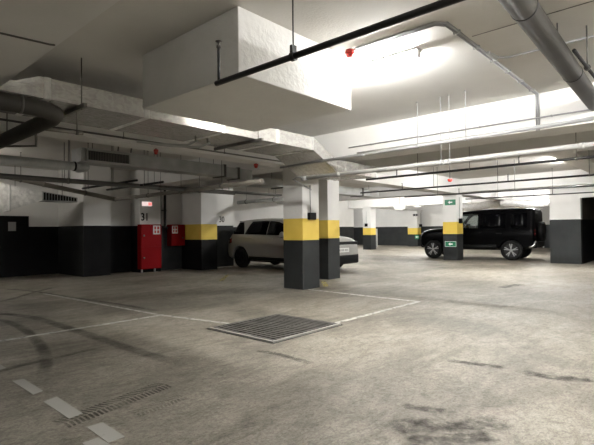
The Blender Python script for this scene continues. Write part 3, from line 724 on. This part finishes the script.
tread('faint second chevron tread print right of the first one', (135, 414), (185, 396), .07, 14, .012, 'treadfaint')
for lab, px, w_ in (('dark scuffed patch on the floor by the bottom edge, right of the middle', [(385, 432), (420, 425), (460, 428), (510, 420)], .30),
                    ('second dark scuffed patch on the floor at the bottom edge', [(400, 442), (450, 440), (500, 436)], .22),
                    ('dark smear on the floor right of the grate, halfway to the bottom', [(445, 360), (475, 364), (508, 368)], .14),
                    ('small dark smear left of the scuffed patch', [(400, 405), (425, 409), (448, 412)], .14),
                    ('long dark smear at the right edge of the floor', [(520, 372), (560, 378), (600, 380)], .2),
                    ('short dark smear in front of the black car', [(500, 288), (510, 286), (522, 284)], .3),
                    ('dark scuff beside the grate front corner', [(255, 350), (285, 356), (312, 364)], .12)):
    ribbon('floor_stain', lab, 'floor stain', 'stain', curve(px), w_, .0012)

# ------------------------------------------------------------------ floor grate
t = thing('floor_grate', 'square steel drain grate of two barred panels set in the floor', 'floor grate', (4.4, 4.4, 0))
GX0, GX1, GY0, GY1 = 3.72, 5.03, 3.77, 4.98
b = MB(); w = .034
for lo, hi in (((GX0, GY0), (GX0 + w, GY1)), ((GX0 + w, GY0), (GX1, GY0 + w))):
    b.box((lo[0], lo[1], .0005), (hi[0], hi[1], .018))
b.build('frame', 'grateedge', t)
b = MB()
for lo, hi in (((GX1 - w, GY0 + w), (GX1, GY1)), ((GX0 + w, GY1 - w), (GX1 - w, GY1))):
    b.box((lo[0], lo[1], .0005), (hi[0], hi[1], .017))
b.build('back_frame', 'grate', t)
b = MB(); b.box((GX0 - .03, GY0 - .03, .0003), (GX1 + .03, GY1 + .03, .0012)); b.build('pit_shade', 'gapshade', t)  # flat dark sheet imitates the shade under the bars; no hole below
xm = GX0 + .44 * (GX1 - GX0)
for x0, x1 in ((GX0 + w + .004, xm - .008), (xm + .008, GX1 - w - .004)):
    b = MB(); n = int((x1 - x0) / .07)
    for i in range(n):
        x = x0 + (x1 - x0) * (i + .5) / n; b.box((x - .019, GY0 + w + .006, .002), (x + .019, GY1 - w - .006, .016))
    for i in range(4):
        y = GY0 + w + .012 + (GY1 - GY0 - 2 * w - .024) * i / 3; b.box((x0, y - .004, .003), (x1, y + .004, .0145))
    for x in (x0, x1 - .008): b.box((x, GY0 + w + .006, .002), (x + .008, GY1 - w - .006, .017))
    b.build('grate_panel', 'grate', t)

# ------------------------------------------------------------------ cars
def lerp_tab(tab, x):
    if x <= tab[0][0]: return tab[0][1:]
    for a, c in zip(tab, tab[1:]):
        if x <= c[0]:
            k = (x - a[0]) / (c[0] - a[0]); return tuple(p + (q - p) * k for p, q in zip(a[1:], c[1:]))
    return tab[-1][1:]
def solid(bm_obj): return bm_obj
def bool_cut(o, cutters):
    for c in cutters:
        md = o.modifiers.new('cut', 'BOOLEAN'); md.operation = 'DIFFERENCE'; md.solver = 'EXACT'; md.object = c
    bpy.context.view_layer.update()
    me = bpy.data.meshes.new_from_object(o.evaluated_get(bpy.context.evaluated_depsgraph_get()))
    o.modifiers.clear(); old = o.data; o.data = me; bpy.data.meshes.remove(old)
    for c in cutters:
        m_ = c.data; bpy.data.objects.remove(c); bpy.data.meshes.remove(m_)
def sharp(o, ang=35):
    me = o.data
    bm = bmesh.new(); bm.from_mesh(me)
    for f in bm.faces: f.smooth = True
    for e in bm.edges:
        if len(e.link_faces) == 2 and e.calc_face_angle(0) > math.radians(ang): e.smooth = False
    bm.to_mesh(me); bm.free()
class Car:
    """tab rows: x from the rear, bottom z, belt z, top z, half width, half width of the top"""
    def __init__(s, root, tab, paint, k=1.0):
        s.root, s.k = root, k; s.tab = [tuple(v * k for v in r) for r in tab]; s.paint = paint
    def ring(s, x):
        zb, zs, zt, w, wt = lerp_tab(s.tab, x)
        h = [(w * .86, zb), (w * .97, zb + .06), (w, zb + (zs - zb) * .38), (w * 1.0, zb + (zs - zb) * .62), (w * .985, zs - .06 * (zs - zb)), (w * .965, zs),
             (wt + .015, zt - min(.075, (zt - zs) * .45)), (wt - .05, zt - .018), (wt * .55, zt + .012)]
        return [(y, z) for y, z in h] + [(-y, z) for y, z in reversed(h)]
    def side(s, x, z):
        zb, zs, zt, w, wt = lerp_tab(s.tab, x)
        h = [(w, zb + (zs - zb) * .38), (w, zb + (zs - zb) * .62), (w * .985, zs - .06 * (zs - zb)), (w * .965, zs), (wt + .015, zt - min(.075, (zt - zs) * .45))]
        for (y0, z0), (y1, z1) in zip(h, h[1:]):
            if z <= z1: return y0 + (y1 - y0) * max(0, (z - z0)) / max(1e-6, z1 - z0)
        return h[-1][0]
    def loft(s, xs, ringf):
        b = MB(); prev = None
        for x in xs:
            cur = [b.bm.verts.new((x, y, z)) for y, z in ringf(x)]
            if prev:
                n = len(cur)
                for j in range(n): b.bm.faces.new((prev[j], prev[(j + 1) % n], cur[(j + 1) % n], cur[j]))
            else: b.bm.faces.new(cur)
            prev = cur
        b.bm.faces.new(list(reversed(prev))); return b
    def body(s, arches, r, cab=None, openings=()):
        xs = sorted(set([t[0] for t in s.tab] + [s.tab[0][0] + (s.tab[-1][0] - s.tab[0][0]) * i / 30 for i in range(31)]))
        o = s.loft(xs, s.ring).build('body', s.paint, s.root, local=True)
        o.parent = None
        cut = []
        for x in arches:
            for sg in (-1, 1):
                w = lerp_tab(s.tab, x)[3]; b = MB()
                b.lathe((x, sg * (w + .1), r * .93), (0, -sg, 0), [(0, r * 1.16), (.46, r * 1.16)], 32, smooth=False); cut.append(b.build('c', 'plastic'))
        if cab:
            x0, x1, zf = cab
            def inner(x):
                zb, zs, zt, w, wt = lerp_tab(s.tab, x); top = zt - .06
                return [(w * .9, zf), (wt - .05, top - .05), (wt - .12, top), (-wt + .12, top), (-wt + .05, top - .05), (-w * .9, zf)]
            cut.append(s.loft([x0 + (x1 - x0) * i / 8 for i in range(9)], inner).build('c', 'plastic'))
        for poly, ya, yb in openings:
            b = MB(); b.prism([(x, ya, z) for x, z in poly], (0, yb - ya, 0)); cut.append(b.build('c', 'plastic'))
        bool_cut(o, cut); o.parent = s.root; sharp(o, 32)
        return o
    def side_patch(s, name, mt, cols, sg, off=.008, rows=5, parent=None):
        b = MB(); G = []
        for x, z0, z1 in cols:
            G.append([(x, z0 + (z1 - z0) * i / rows) for i in range(rows + 1)])
        for o_ in (0, 1): pass
        V = [[b.bm.verts.new((x, sg * (s.side(x, z) + off), z)) for x, z in g] for g in G]
        Wv = [[b.bm.verts.new((x, sg * (s.side(x, z) - .01), z)) for x, z in g] for g in G]
        for A, ok in ((V, True), (Wv, False)):
            for p, q in zip(A, A[1:]):
                for j in range(rows): b.bm.faces.new((p[j], q[j], q[j + 1], p[j + 1])).smooth = True
        per = lambda A: [A[i][0] for i in range(len(A))] + A[-1][1:] + [A[i][-1] for i in range(len(A) - 2, -1, -1)] + list(reversed(A[0][1:-1]))
        a, c = per(V), per(Wv); n = len(a)
        for i in range(n): b.bm.faces.new((a[i], a[(i + 1) % n], c[(i + 1) % n], c[i]))
        return b.build(name, mt, parent or s.root, local=True)
    def top_patch(s, name, mt, xs, inset, off=(.006, .006)):
        b = MB(); G = []
        for x in xs:
            zb, zs, zt, w, wt = lerp_tab(s.tab, x); row = []
            for t in (-1, -.55, 0, .55, 1):
                y = t * (wt - .05 - inset); z = zt + .012 - (.03 * max(0, (abs(t) - .55) / .45))
                row.append((x + off[0], y, z + off[1]))
            G.append(row)
        V = [[b.bm.verts.new(p) for p in r] for r in G]
        for p, q in zip(V, V[1:]):
            for j in range(4): b.bm.faces.new((p[j], p[j + 1], q[j + 1], q[j])).smooth = True
        o = b.build(name, mt, s.root, local=True)
        sd = o.modifiers.new('thick', 'SOLIDIFY'); sd.thickness = .006; sd.offset = -1
        return o
    def wheel(s, x, sg, r, w, rim_mt, spokes, half):
        y = sg * (half - w / 2 - .01)
        e = bpy.data.objects.new('wheel', None); COL.objects.link(e); e.parent = s.root; e.location = (x, y, r); e.empty_display_size = .1
        b = MB(); b.lathe((0, -w / 2, 0), (0, 1, 0), [(0, r * .66), (.01, r * .82), (.03, r * .95), (.06, r), (w - .06, r), (w - .03, r * .95), (w - .01, r * .82), (w, r * .66), (w * .5, r * .6), (0, r * .66)], 40, caps=False)
        b.build('tyre', 'tyre', e, local=True)
        b = MB(); b.lathe((0, -w / 2 + .03, 0), (0, 1, 0), [(0, r * .64), (w - .075, r * .64)], 32); b.build('rim_barrel', 'rimdark', e, local=True)
        b = MB(); yo = sg * (w / 2 - .012)
        b.lathe((0, yo - sg * .02, 0), (0, sg, 0), [(0, r * .13), (.018, r * .13), (.022, r * .08)], 16)
        for i in range(spokes):
            a = 2 * PI * i / spokes + .3
            for da in (-.10, .10):
                u = Vector((math.cos(a + da), 0, math.sin(a + da))); v = Vector((-math.sin(a + da), 0, math.cos(a + da)))
                p0 = Vector((math.cos(a), 0, math.sin(a))) * r * .1; p1 = Vector((math.cos(a + da * 1.6), 0, math.sin(a + da * 1.6))) * r * .66
                d = (p1 - p0).normalized(); q = Vector((-d.z, 0, d.x)) * r * .042
                b.hexa([p0 - q + Vector((0, yo - .015, 0)), p0 + q + Vector((0, yo - .015, 0)), p0 + q + Vector((0, yo + .004, 0)), p0 - q + Vector((0, yo + .004, 0)),
                        p1 - q + Vector((0, yo - .015, 0)), p1 + q + Vector((0, yo - .015, 0)), p1 + q + Vector((0, yo + .004, 0)), p1 - q + Vector((0, yo + .004, 0))])
        n_ = 40; R1, R2 = r * .70, r * .64                                  # outer lip of the rim
        b.build('spokes', rim_mt, e, local=True)
        return e
    def block(s, name, mt, lo, hi, parent=None, bevel=.012):
        return MB().box(lo, hi).build(name, mt, parent or s.root, local=True, bevel=bevel)

# --- silver estate car behind the nearest columns; front towards -y
root = thing('silver_car', 'silver beige SUV parked behind the two nearest columns', 'car', (10.6 + .95, 13.12, 0), -PI / 2)
# local x: from rear (0) to front (4.6); rotation -90 deg sends +x to -y, local -y to -x (the side that faces the camera)
T1 = [(0.0, .42, .60, .80, .80, .70), (.05, .36, .80, 1.02, .89, .80), (.12, .33, 1.0, 1.16, .925, .80), (.30, .31, 1.15, 1.46, .945, .72), (.46, .30, 1.16, 1.64, .95, .69), (.62, .30, 1.16, 1.68, .95, .69),
      (1.1, .28, 1.155, 1.71, .95, .70), (1.9, .28, 1.14, 1.725, .95, .70), (2.5, .28, 1.12, 1.69, .95, .69), (2.85, .28, 1.10, 1.60, .95, .67), (3.55, .28, 1.03, 1.14, .945, .76), (3.9, .29, 1.0, 1.11, .94, .78),
      (4.25, .30, .95, 1.07, .935, .78), (4.42, .32, .91, 1.03, .91, .76), (4.52, .36, .85, .98, .87, .74), (4.57, .40, .76, .92, .83, .72), (4.6, .46, .64, .82, .78, .68)]
c = Car(root, T1, 'silver')
WX1 = (.76, 3.66)
c.body(WX1, .375)
for sg in (-1, 1):
    c.side_patch('quarter_window', 'glass', [(.26, 1.20, 1.23), (.36, 1.19, 1.42), (.50, 1.185, 1.60), (.74, 1.18, 1.61), (.86, 1.18, 1.40), (.95, 1.18, 1.22)], sg)
    c.side_patch('rear_door_window', 'glass', [(.99, 1.18, 1.22), (1.10, 1.175, 1.46), (1.22, 1.17, 1.62), (1.70, 1.165, 1.635), (2.06, 1.16, 1.63)], sg)
    c.side_patch('front_door_window', 'glass', [(2.09, 1.16, 1.63), (2.5, 1.15, 1.59), (2.74, 1.14, 1.51), (3.15, 1.12, 1.26), (3.30, 1.11, 1.15)], sg)
    c.side_patch('sill_cladding', 'plastic', [(1.25, .30, .42), (2.2, .30, .41), (3.18, .30, .41)], sg, .012, 2)
    c.side_patch('tail_lamp', 'redlamp', [(.06, .86, .97), (.15, .84, 1.06), (.32, .88, 1.06)], sg, .01, 3)
    c.side_patch('head_lamp', 'headlamp', [(4.12, .89, .94), (4.3, .85, .92), (4.45, .82, .89)], sg, .012, 3)
    for x0 in (1.22, 2.22):
        c.block('door_handle', 'silver', (x0, sg * .945 - .02, 1.02), (x0 + .20, sg * .945 + .02, 1.05), bevel=.008)
    mb = MB(); mb.lathe((3.0, sg * .93, 1.14), (0, sg, .1), [(0, .05), (.06, .06), (.1, .10), (.2, .10), (.24, .06)], 14); mb.build('door_mirror', 'silver', root, local=True)
c.top_patch('windscreen', 'glass', [2.90, 3.1, 3.3, 3.5], .03)
c.top_patch('rear_window', 'glass', [.14, .22, .30, .38, .44], .04, (-.008, .004))
c.block('front_grille', 'plastic', (4.44, -.80, .82), (4.605, .80, .93), bevel=.03)
c.block('lower_bumper', 'plastic', (4.30, -.84, .22), (4.61, .84, .54), bevel=.06)
c.block('rear_bumper', 'plastic', (.02, -.80, .34), (.2, .80, .60), bevel=.05)
c.block('roof_spoiler', 'silver', (.34, -.58, 1.615), (.62, .58, 1.66), bevel=.015)
pl = c.block('number_plate', 'paper', (4.60, -.27, .60), (4.618, .27, .73), bevel=.004)
for i, (u, wd) in enumerate(((-.20, .045), (-.12, .04), (-.065, .04), (-.01, .04), (.07, .045), (.13, .045), (.20, .04))):
    MB().box((4.618, u - wd / 2, .63), (4.621, u + wd / 2, .70)).build('plate_character', 'grey', root, local=True)
c.block('underbody', 'plastic', (.5, -.7, .22), (4.2, .7, .45))
for x in WX1:
    for sg in (-1, 1): c.wheel(x, sg, .365, .24, 'rimdark', 5, .95)

# --- black boxy off-roader at right, front towards +y
yaw = math.radians(5)
K = 1.065
def fx(x): return x * .85 / .93 if x < .93 else .85 + (x - .93) * 3.2 / 3.02 if x < 3.95 else 4.05 + (x - 3.95) * .86
fw = Vector((18.97, 9.12, 0))                              # foot of the near front wheel
# local x from the rear (0) to the front; local axis u (forward) points to +y turned by yaw towards -x
u = Vector((-math.sin(yaw), math.cos(yaw), 0)); rt = Vector((u.y, -u.x, 0))   # rt: the car's right, away from the camera
WXR, WXF, HWD = .85, 4.05, .98 * K
org = fw - u * WXF + rt * HWD
root = thing('black_car', 'black boxy off-road SUV parked behind the column with green signs', 'car', org, math.atan2(u.y, u.x))
T2 = [(0.0, .62, 1.12, 1.86, .90, .74), (.05, .52, 1.14, 1.93, .95, .76), (.14, .46, 1.16, 1.96, .97, .78), (.6, .42, 1.17, 1.97, .98, .79), (1.6, .42, 1.17, 1.965, .98, .80), (2.3, .42, 1.17, 1.94, .98, .79), (2.75, .42, 1.17, 1.90, .98, .79),
      (2.90, .42, 1.17, 1.84, .98, .77), (3.38, .42, 1.16, 1.27, .98, .86), (3.7, .43, 1.12, 1.24, .98, .86), (4.25, .46, 1.08, 1.20, .97, .85), (4.5, .48, 1.02, 1.15, .95, .82), (4.6, .52, .92, 1.06, .90, .78), (4.66, .58, .82, .95, .84, .74)]
c = Car(root, [(fx(r[0]), *(v * K for v in r[1:])) for r in T2], 'carblack')
win = lambda cols: [(fx(x), z0 * K, z1 * K) for x, z0, z1 in cols]
fr = [(2.14, 1.22, 1.80), (2.5, 1.22, 1.80), (2.78, 1.22, 1.78), (3.0, 1.22, 1.58), (3.16, 1.22, 1.36)]
poly = [(fx(x), z0 * K) for x, z0, _ in fr] + [(fx(x), z1 * K) for x, _, z1 in reversed(fr)]
ws_in = [(2.88, 1.80), (3.27, 1.27), (3.6, 1.40), (3.2, 2.0)]
c.body((WXF, WXR), .405, (fx(.35), fx(3.30), 1.18 * K), [(poly, -1.3, 1.3), ([(fx(x), z * K) for x, z in ws_in], -.68 * K, .68 * K)])
for sg in (-1, 1):
    c.side_patch('front_door_window', 'clear', win(fr), sg, .004)
    c.side_patch('rear_door_window', 'glass', win([(1.12, 1.24, 1.80), (1.6, 1.23, 1.81), (2.06, 1.22, 1.81)]), sg)
    c.side_patch('rear_side_window', 'glass', win([(.30, 1.26, 1.79), (.6, 1.25, 1.80), (.92, 1.24, 1.80)]), sg)
    c.side_patch('wheel_arch_trim', 'plastic', win([(1.45, .46, .60), (2.2, .46, .58), (3.42, .46, .60)]), sg, .012, 2)
    mb = MB(); mb.box((fx(3.0), sg * 1.0 * K - .1, 1.22 * K), (fx(3.14), sg * 1.0 * K + .12, 1.42 * K)); mb.build('door_mirror', 'carblack', root, local=True, bevel=.03)
    for z in (.98, 1.12):
        mb = MB(); mb.lathe((.02 * K, sg * .80 * K, z * K), (-1, 0, 0), [(0, .05), (.03, .05), (.035, .04)], 14); mb.build('tail_lamp', 'redlamp', root, local=True)
    mb = MB(); mb.lathe((fx(4.60), sg * .66 * K, .92 * K), (1, 0, 0), [(0, .11), (.05, .11), (.07, .08)], 18); mb.build('head_lamp', 'headlamp', root, local=True)
    c.block('door_handle', 'plastic', (fx(1.25), sg * .985 * K - .015, 1.0 * K), (fx(1.45), sg * .985 * K + .015, 1.04 * K))
    c.block('seat_back', 'seat', (fx(1.98), sg * .4 - .22, .9), (fx(2.1), sg * .4 + .22, 1.52), bevel=.04)
    c.block('headrest', 'seat', (fx(1.96), sg * .4 - .13, 1.54), (fx(2.06), sg * .4 + .13, 1.74), bevel=.03)
c.top_patch('windscreen', 'clear', [fx(v) for v in (2.92, 3.05, 3.2, 3.33)], .03)
c.block('rear_bumper', 'plastic', (-.06, -.86 * K, .50), (.16, .86 * K, .74), bevel=.04)
for sg in (-1, 1):
    mb = MB(); mb.tube([(.18, sg * .985 * K, .50 * K), (.06, sg * .96 * K, .54 * K), (.0, sg * .92 * K, .62 * K), (-.02, sg * .90 * K, .74 * K)], .045, 10); mb.build('bumper_insert', 'chrome', root, local=True)
mb = MB(); mb.lathe((-.01, 0, 1.08 * K), (-1, 0, 0), [(0, .37), (.02, .40), (.17, .40), (.2, .36), (.205, .2)], 32); mb.build('spare_wheel', 'plastic', root, local=True)
mb = MB(); mb.tube([(-.06, .15, .52), (-.18, .15, .5), (-.19, .15, .56)], .03, 10); mb.build('tow_hook', 'chrome', root, local=True)
c.block('front_grille', 'plastic', (fx(4.58), -.5, .80), (fx(4.67), .5, .98))
c.block('lower_bumper', 'plastic', (fx(4.4), -.8, .46), (fx(4.70), .8, .66), bevel=.05)
c.block('underbody', 'plastic', (.5, -.7, .40), (4.4, .7, .6))
for x in (WXF, WXR):
    for sg in (-1, 1): c.wheel(x, sg, .405, .26, 'rimlight', 5, HWD)

# ------------------------------------------------------------------ world and view
w = bpy.data.worlds.new('world'); SC.world = w; w.use_nodes = True
w.node_tree.nodes['Background'].inputs['Color'].default_value = (0, 0, 0, 1)
w.node_tree.nodes['Background'].inputs['Strength'].default_value = 0
SC.view_settings.view_transform = 'Standard'; SC.view_settings.look = 'None'; SC.view_settings.gamma = 1; SC.view_settings.use_curve_mapping = False
SC.view_settings.exposure = 2.58
SC.cycles.max_bounces = 8; SC.cycles.diffuse_bounces = 3
SC.cycles.use_denoising = True
SC.cycles.sample_clamp_indirect = 6
